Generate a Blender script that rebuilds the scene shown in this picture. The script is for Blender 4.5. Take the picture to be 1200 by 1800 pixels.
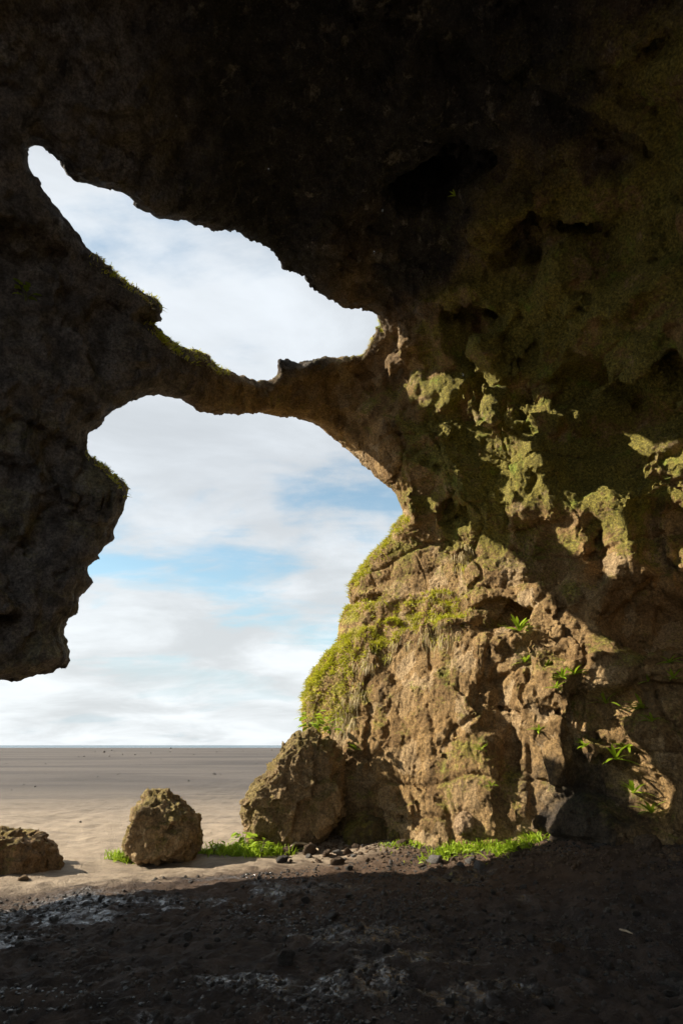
import bpy, bmesh, math, random
import numpy as np
from mathutils import Vector, Matrix
from mathutils.bvhtree import BVHTree

# ------------------------------------------------------------------ scene
for o in list(bpy.data.objects):
    bpy.data.objects.remove(o)
SC = bpy.context.scene
COL = SC.collection
RNG = np.random.default_rng(7)
random.seed(7)
rad = math.radians

# ------------------------------------------------------------------ camera
EYE = np.array([0.0, 0.0, 1.6])
PITCH = math.atan(0.41)
FPX = 1000.0
cam = bpy.data.cameras.new('camera')
cam.sensor_fit = 'VERTICAL'
cam.sensor_height = 36.0
cam.lens = 20.0
cam.clip_start = 0.05
cam.clip_end = 60000.0
camo = bpy.data.objects.new('camera', cam)
COL.objects.link(camo)
camo.location = EYE
camo.rotation_euler = (math.pi / 2 + PITCH, 0, 0)
SC.camera = camo

# ------------------------------------------------------------------ light
SUN_DIR = Vector((-0.84, 0.02, 0.53)).normalized()
SUN_EL = math.asin(SUN_DIR.z)
SUN_AZ = math.atan2(SUN_DIR.x, SUN_DIR.y)
sun = bpy.data.lights.new('sun', 'SUN')
sun.energy = 5.0
sun.angle = rad(0.5)
sun.color = (1.0, 0.90, 0.74)
suno = bpy.data.objects.new('sun', sun)
COL.objects.link(suno)
suno.rotation_euler = (-SUN_DIR).to_track_quat('-Z', 'Y').to_euler()

SC.view_settings.view_transform = 'Standard'
SC.view_settings.look = 'None'
SC.view_settings.exposure = 1.1
SC.view_settings.gamma = 1.0
SC.view_settings.use_curve_mapping = False
SC.cycles.max_bounces = 6
SC.cycles.use_adaptive_sampling = True
SC.cycles.adaptive_threshold = 0.03
SC.cycles.use_denoising = True


def nodes_of(m):
    m.use_nodes = True
    nt = m.node_tree
    nt.nodes.clear()
    return nt


class NT:
    """small helper to write node trees compactly"""
    def __init__(self, nt):
        self.nt = nt

    def n(self, kind, **kw):
        nd = self.nt.nodes.new(kind)
        ins = kw.pop('ins', {})
        for k, v in kw.items():
            setattr(nd, k, v)
        for k, v in ins.items():
            self.put(nd.inputs[k], v)
        return nd

    def put(self, sock, v):
        if hasattr(v, 'is_output') or isinstance(v, bpy.types.NodeSocket):
            self.nt.links.new(v, sock)
        else:
            sock.default_value = v

    def math(self, op, a, b=None, c=None, clamp=False):
        nd = self.n('ShaderNodeMath', operation=op, use_clamp=clamp)
        for i, v in enumerate((a, b, c)):
            if v is not None:
                self.put(nd.inputs[i], v)
        return nd.outputs[0]

    def vmath(self, op, a, b=None):
        nd = self.n('ShaderNodeVectorMath', operation=op)
        self.put(nd.inputs[0], a)
        if b is not None:
            self.put(nd.inputs[1], b)
        return nd.outputs['Vector'] if op not in ('DISTANCE', 'LENGTH', 'DOT_PRODUCT') else nd.outputs['Value']

    def ramp(self, v, a, b, lo=0.0, hi=1.0):
        nd = self.n('ShaderNodeMapRange', interpolation_type='SMOOTHSTEP')
        self.put(nd.inputs[0], v)
        for i, q in zip((1, 2, 3, 4), (a, b, lo, hi)):
            nd.inputs[i].default_value = q
        return nd.outputs[0]

    def mix(self, f, a, b, blend='MIX'):
        nd = self.n('ShaderNodeMix', data_type='RGBA', blend_type=blend)
        self.put(nd.inputs[0], f)
        self.put(nd.inputs[6], a)
        self.put(nd.inputs[7], b)
        return nd.outputs[2]

    def noise(self, vec, scale, detail=4, rough=0.55, dist=0.0, col=False, ntype=None):
        nd = self.n('ShaderNodeTexNoise')
        if ntype:
            nd.noise_type = ntype
        self.put(nd.inputs['Vector'], vec)
        nd.inputs['Scale'].default_value = scale
        nd.inputs['Detail'].default_value = detail
        nd.inputs['Roughness'].default_value = rough
        nd.inputs['Distortion'].default_value = dist
        return nd.outputs['Color' if col else 'Fac']

    def vor(self, vec, scale, feature='F1', out='Distance'):
        nd = self.n('ShaderNodeTexVoronoi', feature=feature)
        self.put(nd.inputs['Vector'], vec)
        nd.inputs['Scale'].default_value = scale
        return nd.outputs[out]


# ------------------------------------------------------------------ world: sky with thin cloud layers
world = bpy.data.worlds.new('World')
SC.world = world
world.use_nodes = True
world.node_tree.nodes.clear()
w = NT(world.node_tree)
tc = w.n('ShaderNodeTexCoord').outputs['Generated']
sky = w.n('ShaderNodeTexSky', sky_type='NISHITA')
sky.sun_disc = False
sky.sun_elevation = SUN_EL
sky.sun_rotation = SUN_AZ
sky.air_density = 1.0
sky.dust_density = 0.3
sky.ozone_density = 1.0
sep = w.n('ShaderNodeSeparateXYZ', ins={0: tc})
zc = w.math('MAXIMUM', sep.outputs[2], 0.0)
den = w.math('ADD', zc, 0.22)
px = w.math('DIVIDE', sep.outputs[0], den)
py = w.math('DIVIDE', sep.outputs[1], den)
cv = w.n('ShaderNodeCombineXYZ', ins={0: px, 1: w.math('MULTIPLY', py, 1.25), 2: 4.4}).outputs[0]
n1 = w.noise(cv, 1.15, 9, 0.56, 0.3)
n2 = w.noise(w.vmath('ADD', w.vmath('MULTIPLY', cv, (0.8, 1.6, 1.0)), (7.3, 2.2, 0.0)), 2.6, 8, 0.58, 0.5)
cl = w.math('ADD', w.math('MULTIPLY', n1, 0.75), w.math('MULTIPLY', n2, 0.3))
cover = w.ramp(cl, 0.40, 0.55)
low = w.ramp(sep.outputs[2], 0.20, 0.06)
cover = w.math('MAXIMUM', cover, w.math('MULTIPLY', low, w.ramp(cl, 0.40, 0.50, 0.60, 1.0)))
sh1 = w.noise(w.vmath('ADD', cv, (1.7, 9.2, 0.0)), 1.5, 8, 0.58, 0.4)
shade = w.ramp(sh1, 0.30, 0.70, 0.78, 1.10)
horiz = w.ramp(sep.outputs[2], 0.02, 0.5)
ccol = w.mix(horiz, (4.3, 4.5, 4.6, 1), (3.9, 4.15, 4.4, 1))
ccol = w.vmath('MULTIPLY', ccol, w.n('ShaderNodeCombineXYZ', ins={0: shade, 1: shade, 2: shade}).outputs[0])
blue = w.mix(1.0, sky.outputs[0], (0.86, 1.02, 0.90, 1), 'MULTIPLY')
blue = w.mix(w.ramp(sep.outputs[2], 0.30, 0.02), blue, (2.3, 3.1, 3.5, 1))
full = w.mix(w.math('ADD', w.math('MULTIPLY', cover, 0.80), 0.18), blue, ccol)
bg = w.n('ShaderNodeBackground', ins={'Color': full, 'Strength': 0.1})
w.n('ShaderNodeOutputWorld', ins={'Surface': bg.outputs[0]})

# ------------------------------------------------------------------ helpers
CT, ST = math.cos(PITCH), math.sin(PITCH)


def ray(px_, py_):
    """direction of a line of sight used to survey the place"""
    r, u = (px_ - 600) / FPX, (900 - py_) / FPX
    return np.array([r, CT - u * ST, ST + u * CT])


def at(px_, py_, y):
    d = ray(px_, py_)
    return EYE + d * (y / d[1])


_T = np.random.default_rng(11).normal(size=(32, 32, 32, 3)).astype(np.float32)
_T /= np.linalg.norm(_T, axis=-1, keepdims=True)


def gnoise(p, off=0.0):
    """gradient noise, p is N x 3, about -0.7 .. 0.7"""
    p = p.astype(np.float32) + np.float32(off)
    i = np.floor(p).astype(np.int32)
    f = p - i
    u = f * f * f * (f * (f * 6 - 15) + 10)
    i &= 31
    j = (i + 1) & 31
    out = None
    for dx in (0, 1):
        wx = u[:, 0] if dx else 1 - u[:, 0]
        for dy in (0, 1):
            wy = u[:, 1] if dy else 1 - u[:, 1]
            for dz in (0, 1):
                wz = u[:, 2] if dz else 1 - u[:, 2]
                g = _T[(j if dx else i)[:, 0], (j if dy else i)[:, 1], (j if dz else i)[:, 2]]
                v = (g[:, 0] * (f[:, 0] - dx) + g[:, 1] * (f[:, 1] - dy) + g[:, 2] * (f[:, 2] - dz)) * wx * wy * wz
                out = v if out is None else out + v
    return out * 1.5


def fbm(p, octs=4, off=0.0, gain=0.5):
    a, s, o = 1.0, 1.0, 0
    for k in range(octs):
        o = o + a * gnoise(p * s, off + 5.3 * k)
        a *= gain
        s *= 2.03
    return o


def billow(p, octs=3, off=0.0, gain=0.5):
    a, s, o = 1.0, 1.0, 0
    for k in range(octs):
        o = o + a * (np.abs(gnoise(p * s, off + 3.7 * k)) * 2 - 0.45)
        a *= gain
        s *= 2.1
    return o


def sstep(a, b, x):
    t = np.clip((x - a) / (b - a), 0, 1)
    return t * t * (3 - 2 * t)


def smax(a, b, k):
    h = np.clip(0.5 + 0.5 * (a - b) / k, 0, 1)
    return b + (a - b) * h + k * h * (1 - h)


def smin(a, b, k):
    return -smax(-a, -b, k)


def make_mesh(name, verts, faces, mat, normals=None, smooth=True):
    me = bpy.data.meshes.new(name)
    nv, nf = len(verts), len(faces)
    faces = np.asarray(faces, dtype=np.int32)
    k = faces.shape[1]
    me.vertices.add(nv)
    me.vertices.foreach_set('co', np.asarray(verts, dtype=np.float32).ravel())
    me.loops.add(nf * k)
    me.loops.foreach_set('vertex_index', faces.ravel())
    me.polygons.add(nf)
    me.polygons.foreach_set('loop_start', np.arange(0, nf * k, k, dtype=np.int32))
    me.polygons.foreach_set('loop_total', np.full(nf, k, dtype=np.int32))
    me.polygons.foreach_set('use_smooth', np.full(nf, smooth, dtype=bool))
    me.update(calc_edges=True)
    if normals is not None:
        me.normals_split_custom_set_from_vertices(np.asarray(normals, dtype=np.float32))
    if mat:
        me.materials.append(mat)
    return me


def link(name, me, parent=None, loc=None, rot=None, scale=None):
    o = bpy.data.objects.new(name, me)
    COL.objects.link(o)
    if parent:
        o.parent = parent
    if loc is not None:
        o.location = loc
    if rot is not None:
        o.rotation_euler = rot
    if scale is not None:
        o.scale = scale
    return o


def tag(o, label=None, cat=None, group=None, kind=None):
    if label:
        o['label'] = label
    if cat:
        o['category'] = cat
    if group:
        o['group'] = group
    if kind:
        o['kind'] = kind
    return o


def vnormals(v, f):
    fn = np.cross(v[f[:, 2]] - v[f[:, 0]], v[f[:, 3 if f.shape[1] == 4 else 1]] - v[f[:, 1 if f.shape[1] == 4 else 0]])
    if f.shape[1] == 3:
        fn = np.cross(v[f[:, 1]] - v[f[:, 0]], v[f[:, 2]] - v[f[:, 0]])
    n = np.zeros_like(v)
    for k in range(f.shape[1]):
        for c in range(3):
            n[:, c] += np.bincount(f[:, k], weights=fn[:, c], minlength=len(v))
    n /= np.linalg.norm(n, axis=1, keepdims=True) + 1e-12
    return n

# ------------------------------------------------------------------ materials
def material(name):
    m = bpy.data.materials.new(name)
    return m, NT(nodes_of(m))


def finish(t, col, rough, bump_h=None, bump_d=0.02, spec=0.4, strength=1.0, **extra):
    b = t.n('ShaderNodeBsdfPrincipled')
    t.put(b.inputs['Base Color'], col)
    t.put(b.inputs['Roughness'], rough)
    t.put(b.inputs['Specular IOR Level'], spec)
    for k, v in extra.items():
        t.put(b.inputs[k.replace('_', ' ')], v)
    if bump_h is not None:
        bp = t.n('ShaderNodeBump', ins={'Height': bump_h, 'Distance': bump_d, 'Strength': strength})
        t.nt.links.new(bp.outputs[0], b.inputs['Normal'])
    t.n('ShaderNodeOutputMaterial', ins={'Surface': b.outputs[0]})
    return b


def rock_bump(t, P):
    a = t.noise(P, 9.0, 7, 0.74)
    c = t.noise(P, 60.0, 2, 0.6)
    return t.math('ADD', a, t.math('MULTIPLY', c, 0.30))


def mat_cave():
    m, t = material('cave_rock')
    g = t.n('ShaderNodeNewGeometry')
    P = g.outputs['Position']
    s = t.n('ShaderNodeSeparateXYZ', ins={0: P})
    nz = t.n('ShaderNodeSeparateXYZ', ins={0: g.outputs['Normal']}).outputs[2]
    big = t.noise(P, 0.8, 5, 0.6, 0.4)
    mid = t.noise(P, 3.5, 6, 0.65, 0.4)
    fine = t.noise(P, 22.0, 5, 0.7)
    # brown palagonite tuff of the right wall
    tuff = t.mix(t.ramp(mid, 0.3, 0.7), (0.150, 0.092, 0.036, 1), (0.330, 0.215, 0.095, 1))
    tuff = t.mix(t.ramp(big, 0.38, 0.68, 0, 0.45), tuff, (0.26, 0.155, 0.055, 1))
    tuff = t.mix(t.ramp(fine, 0.55, 0.8, 0, 0.7), tuff, (0.44, 0.33, 0.19, 1))
    tuff = t.mix(t.ramp(t.noise(P, 40.0, 3, 0.6), 0.58, 0.72, 0, 0.7), tuff, (0.09, 0.06, 0.035, 1))
    cell = t.n('ShaderNodeTexVoronoi', feature='F1', ins={'Vector': t.vmath('ADD', P, t.vmath('MULTIPLY', t.noise(P, 2.5, 4, col=True), (0.5, 0.5, 0.5))), 'Scale': 2.6}).outputs['Color']
    cellv = t.n('ShaderNodeSeparateXYZ', ins={0: cell}).outputs[0]
    tuff = t.mix(t.ramp(cellv, 0.62, 0.95, 0, 0.45), tuff, (0.400, 0.300, 0.180, 1))
    tuff = t.mix(t.ramp(cellv, 0.40, 0.05, 0, 0.55), tuff, (0.130, 0.075, 0.030, 1))
    stain = t.noise(t.vmath('MULTIPLY', P, (3.2, 3.2, 0.55)), 1.0, 6, 0.68, 0.3)
    tuff = t.mix(t.ramp(stain, 0.55, 0.72, 0, 0.75), tuff, (0.075, 0.050, 0.026, 1))
    # black basalt of the roof and of the left wall
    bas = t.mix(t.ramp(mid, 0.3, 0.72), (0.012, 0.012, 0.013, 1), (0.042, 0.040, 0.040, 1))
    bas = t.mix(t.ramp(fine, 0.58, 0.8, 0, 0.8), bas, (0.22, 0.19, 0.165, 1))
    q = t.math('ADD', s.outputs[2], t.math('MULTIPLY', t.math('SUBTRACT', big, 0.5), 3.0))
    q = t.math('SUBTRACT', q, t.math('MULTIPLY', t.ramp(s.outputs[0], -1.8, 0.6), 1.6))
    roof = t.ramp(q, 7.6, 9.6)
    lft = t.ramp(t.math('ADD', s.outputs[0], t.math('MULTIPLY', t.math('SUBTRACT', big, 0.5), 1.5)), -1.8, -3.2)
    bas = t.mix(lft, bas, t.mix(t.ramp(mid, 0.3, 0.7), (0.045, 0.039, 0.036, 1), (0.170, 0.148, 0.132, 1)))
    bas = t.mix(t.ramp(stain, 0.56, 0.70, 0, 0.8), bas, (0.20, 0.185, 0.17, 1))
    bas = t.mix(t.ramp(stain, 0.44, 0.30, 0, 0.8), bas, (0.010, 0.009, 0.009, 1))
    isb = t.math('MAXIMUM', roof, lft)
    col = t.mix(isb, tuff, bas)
    # moss and algae film on the right wall and the ledges
    mo = t.noise(P, 1.3, 6, 0.68, 0.5)
    hi = t.math('MULTIPLY', t.ramp(s.outputs[2], 3.8, 6.2), t.ramp(s.outputs[0], 0.6, 2.6))
    hi = t.math('MULTIPLY', hi, t.ramp(s.outputs[2], 12.5, 10.0))
    k = t.math('ADD', t.math('MULTIPLY', hi, 0.25), mo)
    k = t.math('ADD', k, t.math('MULTIPLY', nz, 0.10))
    k = t.math('ADD', k, t.math('MULTIPLY', t.math('SUBTRACT', fine, 0.5), 0.35))
    edge = t.math('MULTIPLY', t.ramp(s.outputs[0], 0.9, -0.2), t.math('MULTIPLY', t.ramp(s.outputs[2], 1.6, 2.6), t.ramp(s.outputs[2], 6.4, 5.6)))
    k = t.math('ADD', k, t.math('MULTIPLY', edge, 0.08))
    km = t.ramp(k, 0.55, 0.70)
    mossc = t.mix(t.ramp(fine, 0.35, 0.7), (0.085, 0.078, 0.014, 1), (0.260, 0.220, 0.040, 1))
    mossc = t.mix(t.ramp(t.noise(P, 2.4, 4), 0.56, 0.72), mossc, (0.150, 0.190, 0.022, 1))
    mossc = t.mix(t.math('MULTIPLY', edge, t.ramp(mid, 0.35, 0.6)), mossc, (0.360, 0.340, 0.036, 1))
    lim = t.math('MULTIPLY', km, t.ramp(isb, 1.0, 0.2, 0.15, 0.92))
    col = t.mix(lim, col, mossc)
    # seep: wet black streak at the foot of the wall
    d = t.vmath('DISTANCE', t.vmath('MULTIPLY', P, (1.0, 1.0, 0.85)), (3.35, 9.0, 0.50))
    d = t.math('ADD', d, t.math('MULTIPLY', t.math('SUBTRACT', mid, 0.5), 1.6))
    wet = t.ramp(d, 1.15, 0.25)
    col = t.mix(t.math('MULTIPLY', wet, 0.85), col, (0.022, 0.020, 0.019, 1))
    rough = t.math('SUBTRACT', 0.92, t.math('MULTIPLY', wet, 0.12))
    rough = t.math('SUBTRACT', rough, t.math('MULTIPLY', isb, t.ramp(fine, 0.5, 0.75, 0.05, 0.28)))
    grain = t.noise(P, 26.0, 5, 0.78)
    gv_ = t.ramp(grain, 0.32, 0.70, 0.55, 1.75)
    col = t.vmath('MULTIPLY', col, t.n('ShaderNodeCombineXYZ', ins={0: gv_, 1: gv_, 2: gv_}).outputs[0])
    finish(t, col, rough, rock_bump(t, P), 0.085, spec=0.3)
    return m


def mat_stone(name, c0, c1, moss=0.0, rough=0.85, lich=0.5, wet=0.0):
    m, t = material(name)
    tcn = t.n('ShaderNodeTexCoord')
    oi = t.n('ShaderNodeObjectInfo')
    P = t.vmath('ADD', tcn.outputs['Object'], t.vmath('SCALE', oi.outputs['Location'], None))
    g = t.n('ShaderNodeNewGeometry')
    ns = t.n('ShaderNodeSeparateXYZ', ins={0: g.outputs['Normal']})
    mid = t.noise(P, 5.0, 6, 0.65, 0.4)
    fine = t.noise(P, 28.0, 5, 0.7)
    col = t.mix(t.ramp(mid, 0.3, 0.7), (*c0, 1), (*c1, 1))
    col = t.mix(t.ramp(fine, 0.56, 0.78, 0, lich), col, tuple(min(1, 1.9 * q) for q in c1) + (1,))
    col = t.mix(t.ramp(t.noise(P, 45.0, 3, 0.6), 0.58, 0.72, 0, 0.6), col, tuple(0.35 * q for q in c0) + (1,))
    if moss > 0:
        k = t.math('ADD', t.noise(P, 2.2, 6, 0.68, 0.4), t.math('MULTIPLY', ns.outputs[2], 0.16))
        k = t.math('SUBTRACT', k, t.math('MULTIPLY', ns.outputs[0], 0.13))
        km = t.math('MULTIPLY', t.ramp(k, 0.50, 0.66), moss)
        mc = t.mix(t.ramp(fine, 0.35, 0.68), (0.085, 0.070, 0.012, 1), (0.240, 0.190, 0.036, 1))
        col = t.mix(km, col, mc)
    col = t.mix(t.math('MULTIPLY', oi.outputs['Random'], 0.35), col, tuple(0.5 * q for q in c0) + (1,))
    grain = t.noise(P, 30.0, 5, 0.78)
    gv_ = t.ramp(grain, 0.32, 0.70, 0.6, 1.7)
    col = t.vmath('MULTIPLY', col, t.n('ShaderNodeCombineXYZ', ins={0: gv_, 1: gv_, 2: gv_}).outputs[0])
    finish(t, col, rough, rock_bump(t, P), 0.075, spec=0.3 + wet)
    return m


WET_SPOTS = [(-2.0, 8.5, .8), (-2.9, 7.7, .9), (-3.6, 7.0, .8), (-3.6, 5.9, .7), (0.15, 5.0, .6), (0.85, 4.9, .5), (-0.7, 5.2, .5), (2.2, 7.4, .6), (0.2, 6.3, .5), (1.6, 8.6, .5)]


def mat_ground():
    m, t = material('black_sand')
    g = t.n('ShaderNodeNewGeometry')
    P = g.outputs['Position']
    s = t.n('ShaderNodeSeparateXYZ', ins={0: P})
    big = t.noise(P, 0.55, 5, 0.6, 0.3)
    mid = t.noise(P, 3.0, 6, 0.7, 0.3)
    fine = t.noise(P, 45.0, 5, 0.75)
    grit = t.noise(P, 150.0, 3, 0.7)
    far = t.noise(t.vmath('MULTIPLY', P, (0.03, 0.09, 1.0)), 1.0, 7, 0.62, 0.4)
    # outside: dry sand, tan near the cliff, darker towards the sea
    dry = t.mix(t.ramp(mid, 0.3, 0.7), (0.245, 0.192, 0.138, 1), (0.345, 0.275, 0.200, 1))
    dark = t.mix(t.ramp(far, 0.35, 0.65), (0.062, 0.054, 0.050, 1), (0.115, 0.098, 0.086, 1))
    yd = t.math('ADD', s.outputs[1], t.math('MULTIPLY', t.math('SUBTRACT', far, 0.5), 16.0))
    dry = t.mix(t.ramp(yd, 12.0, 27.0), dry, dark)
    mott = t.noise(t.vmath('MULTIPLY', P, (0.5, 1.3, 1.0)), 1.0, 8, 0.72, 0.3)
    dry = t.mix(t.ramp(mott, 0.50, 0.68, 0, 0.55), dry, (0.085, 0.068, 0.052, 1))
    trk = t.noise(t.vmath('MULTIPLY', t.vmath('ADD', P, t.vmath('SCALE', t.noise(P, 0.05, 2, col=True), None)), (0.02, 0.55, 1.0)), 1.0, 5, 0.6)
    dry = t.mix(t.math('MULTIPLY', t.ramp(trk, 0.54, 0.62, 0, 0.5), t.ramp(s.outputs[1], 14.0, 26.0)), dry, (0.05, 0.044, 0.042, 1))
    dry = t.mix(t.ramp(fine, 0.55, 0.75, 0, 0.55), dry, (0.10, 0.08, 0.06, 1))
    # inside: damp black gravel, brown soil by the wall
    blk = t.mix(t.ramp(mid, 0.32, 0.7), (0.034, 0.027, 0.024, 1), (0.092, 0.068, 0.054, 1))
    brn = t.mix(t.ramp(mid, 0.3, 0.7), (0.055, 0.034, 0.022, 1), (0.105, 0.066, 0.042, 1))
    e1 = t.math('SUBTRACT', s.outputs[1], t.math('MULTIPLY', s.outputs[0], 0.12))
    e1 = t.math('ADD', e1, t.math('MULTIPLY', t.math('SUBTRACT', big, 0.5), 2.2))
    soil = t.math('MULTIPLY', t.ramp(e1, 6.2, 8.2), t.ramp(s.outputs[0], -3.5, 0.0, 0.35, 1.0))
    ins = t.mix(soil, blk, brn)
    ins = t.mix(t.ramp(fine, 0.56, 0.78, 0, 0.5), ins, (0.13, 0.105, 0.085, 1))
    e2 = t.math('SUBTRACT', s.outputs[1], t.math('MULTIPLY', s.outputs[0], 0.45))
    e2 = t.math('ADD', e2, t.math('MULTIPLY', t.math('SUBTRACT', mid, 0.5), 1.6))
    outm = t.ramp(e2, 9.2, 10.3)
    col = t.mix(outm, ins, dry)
    # drip lines: wet gravel
    wn = t.noise(t.vmath('MULTIPLY', t.vmath('ADD', P, (1.3, 0.4, 0.0)), (0.45, 1.0, 1.0)), 0.95, 5, 0.62, 0.5)
    blob = None
    for (a, b, r) in WET_SPOTS:
        dd = t.vmath('DISTANCE', t.vmath('MULTIPLY', P, (0.55, 1.0, 0.0)), (a * 0.55, b, 0.0))
        k_ = t.ramp(dd, r, 0.0)
        blob = k_ if blob is None else t.math('MAXIMUM', blob, k_)
    wn = t.math('ADD', wn, t.math('MULTIPLY', blob, 0.26))
    wn = t.math('ADD', wn, t.math('MULTIPLY', t.math('SUBTRACT', mid, 0.5), 0.25))
    wet = t.math('MULTIPLY', t.ramp(wn, 0.58, 0.65), t.ramp(e2, 9.6, 8.9))
    wet = t.math('MULTIPLY', wet, t.ramp(t.noise(P, 11.0, 6, 0.75), 0.40, 0.54, 0.25, 1.0))
    col = t.mix(t.math('MULTIPLY', wet, 0.75), col, (0.012, 0.012, 0.014, 1))
    rough = t.math('SUBTRACT', 0.93, t.math('MULTIPLY', wet, t.ramp(mid, 0.35, 0.6, 0.68, 0.84)))
    h = t.math('ADD', t.math('MULTIPLY', t.noise(P, 14.0, 7, 0.7), 1.0), t.math('MULTIPLY', fine, 0.45))
    h = t.math('ADD', h, t.math('MULTIPLY', grit, 0.16))
    h = t.math('SUBTRACT', h, t.math('MULTIPLY', t.vor(P, 34.0), t.math('ADD', 0.25, t.math('MULTIPLY', wet, 0.9))))
    h = t.math('MULTIPLY', h, t.math('SUBTRACT', 1.0, t.math('MULTIPLY', wet, 0.72)))
    finish(t, col, rough, h, 0.03, spec=t.math('ADD', 0.25, t.math('MULTIPLY', wet, 0.6)))
    return m


def mat_leaf(name, c0, c1, trans=0.35):
    m, t = material(name)
    oi = t.n('ShaderNodeObjectInfo')
    g = t.n('ShaderNodeNewGeometry')
    r = t.noise(g.outputs['Position'], 6.0, 3)
    isl = g.outputs['Random Per Island']
    col = t.mix(t.math('ADD', t.math('MULTIPLY', t.ramp(r, 0.3, 0.7), 0.5), t.math('MULTIPLY', isl, 0.5)), (*c0, 1), (*c1, 1))
    b = t.n('ShaderNodeBsdfPrincipled', ins={'Base Color': col, 'Roughness': 0.55, 'Specular IOR Level': 0.3})
    tr = t.n('ShaderNodeBsdfTranslucent', ins={'Color': col})
    mx = t.n('ShaderNodeMixShader', ins={0: trans, 1: b.outputs[0], 2: tr.outputs[0]})
    t.n('ShaderNodeOutputMaterial', ins={'Surface': mx.outputs[0]})
    return m


def mat_sea():
    m, t = material('sea_water')
    P = t.n('ShaderNodeNewGeometry').outputs['Position']
    h = t.noise(t.vmath('MULTIPLY', P, (0.05, 0.2, 1.0)), 1.0, 4)
    finish(t, (0.035, 0.075, 0.10, 1), 0.25, h, 0.6, spec=0.5)
    return m


def mat_plain(name, c0, c1, scale, rough=0.8):
    m, t = material(name)
    P = t.n('ShaderNodeTexCoord').outputs['Object']
    n = t.noise(P, scale, 5, 0.6)
    finish(t, t.mix(t.ramp(n, 0.3, 0.7), (*c0, 1), (*c1, 1)), rough, n, 0.01)
    return m


def mat_drop():
    m, t = material('water')
    b = t.n('ShaderNodeBsdfGlass', ins={'Color': (1, 1, 1, 1), 'Roughness': 0.0, 'IOR': 1.33})
    t.n('ShaderNodeOutputMaterial', ins={'Surface': b.outputs[0]})
    return m


M_CAVE = mat_cave()
M_GROUND = mat_ground()
M_SEA = mat_sea()
M_BOULDER = mat_stone('brown_boulder', (0.130, 0.078, 0.036), (0.270, 0.170, 0.085), moss=0.6)
M_BOULDER2 = mat_stone('mossy_boulder', (0.190, 0.125, 0.060), (0.400, 0.280, 0.145), moss=0.7)
M_MOSSY = mat_stone('mossy_rock', (0.07, 0.05, 0.02), (0.12, 0.09, 0.035), moss=1.0)
M_TUFF = mat_stone('tuff_stone', (0.190, 0.120, 0.065), (0.400, 0.275, 0.160), moss=0.1)
M_DARK = mat_stone('dark_stone', (0.028, 0.024, 0.021), (0.085, 0.070, 0.058), lich=0.35, rough=0.7, wet=0.2)
M_WET = mat_stone('wet_stone', (0.016, 0.015, 0.015), (0.045, 0.042, 0.040), lich=0.2, rough=0.16, wet=0.4)
M_BROWNS = mat_stone('brown_stone', (0.070, 0.045, 0.028), (0.170, 0.115, 0.070), lich=0.4)
M_GREYS = mat_stone('grey_stone', (0.13, 0.12, 0.11), (0.26, 0.24, 0.22), lich=0.4)
M_GRASS = mat_leaf('grass_green', (0.330, 0.360, 0.020), (0.620, 0.580, 0.060))
M_STRAW = mat_leaf('grass_straw', (0.300, 0.230, 0.100), (0.560, 0.470, 0.260))
M_LEAF = mat_leaf('leaf_green', (0.180, 0.290, 0.015), (0.400, 0.520, 0.035), 0.4)
M_STEM = mat_plain('stem', (0.10, 0.12, 0.03), (0.16, 0.17, 0.05), 20)
M_WOOD = mat_plain('drift_wood', (0.30, 0.22, 0.14), (0.48, 0.38, 0.26), 12)
M_DROP = mat_drop()

# ------------------------------------------------------------------ the cave: a vault of rock with two openings
UP_HOLE = [(55,264),(61,255),(73,257),(87,270),(105,290),(122,311),(143,322),(166,327),(181,334),(207,339),(225,350),(245,370),(262,380),(274,390),(297,394),(315,387),(332,391),(362,401),(385,405),(400,401),(420,413),(443,427),(467,442),(481,460),(496,480),(525,492),(542,500),(560,515),(583,531),(607,547),(630,550),(647,547),(655,552),(662,573),(647,591),(636,605),(618,617),(589,623),(560,621),(540,629),(528,635),(519,629),(496,623),(483,623),(481,643),(484,658),(470,665),(449,665),(432,661),(408,652),(379,640),(350,620),(315,615),(303,608),(286,588),(262,572),(252,562),(262,557),(279,565),(282,550),(286,538),(274,524),(257,515),(233,495),(204,468),(175,442),(152,416),(122,384),(99,357),(76,325),(61,296)]
LOW_HOLE = [(155,763),(160,754),(179,746),(183,735),(200,719),(217,712),(233,704),(257,693),(280,690),(303,693),(327,705),(350,719),(373,728),(408,732),(443,735),(467,731),(496,734),(525,740),(554,748),(577,763),(601,780),(621,795),(650,825),(673,850),(692,869),(700,883),(706,898),(710,908),(700,915),(687,933),(685,944),(667,958),(646,983),(627,1008),(612,1029),(610,1050),(615,1058),(600,1077),(592,1096),(587,1117),(585,1129),(567,1148),(550,1173),(540,1196),(530,1221),(529,1271),(528,1290),(540,1350),(560,1480),(580,1795),(-890,1795),(-890,1420),(-500,1330),(-250,1275),(-60,1222),(0,1199),(8,1196),(37,1196),(50,1190),(79,1185),(98,1177),(115,1171),(119,1150),(115,1125),(117,1090),(137,1079),(142,1073),(137,1054),(140,1044),(158,1033),(165,1021),(158,1008),(156,998),(179,990),(183,975),(206,948),(202,933),(217,929),(212,919),(222,900),(219,890),(229,871),(229,856),(219,842),(200,829),(183,812),(169,806),(156,787),(153,767)]

RX0, RX1, RY0, RY1, RS = -900, 1300, 150, 1800, 4


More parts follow.
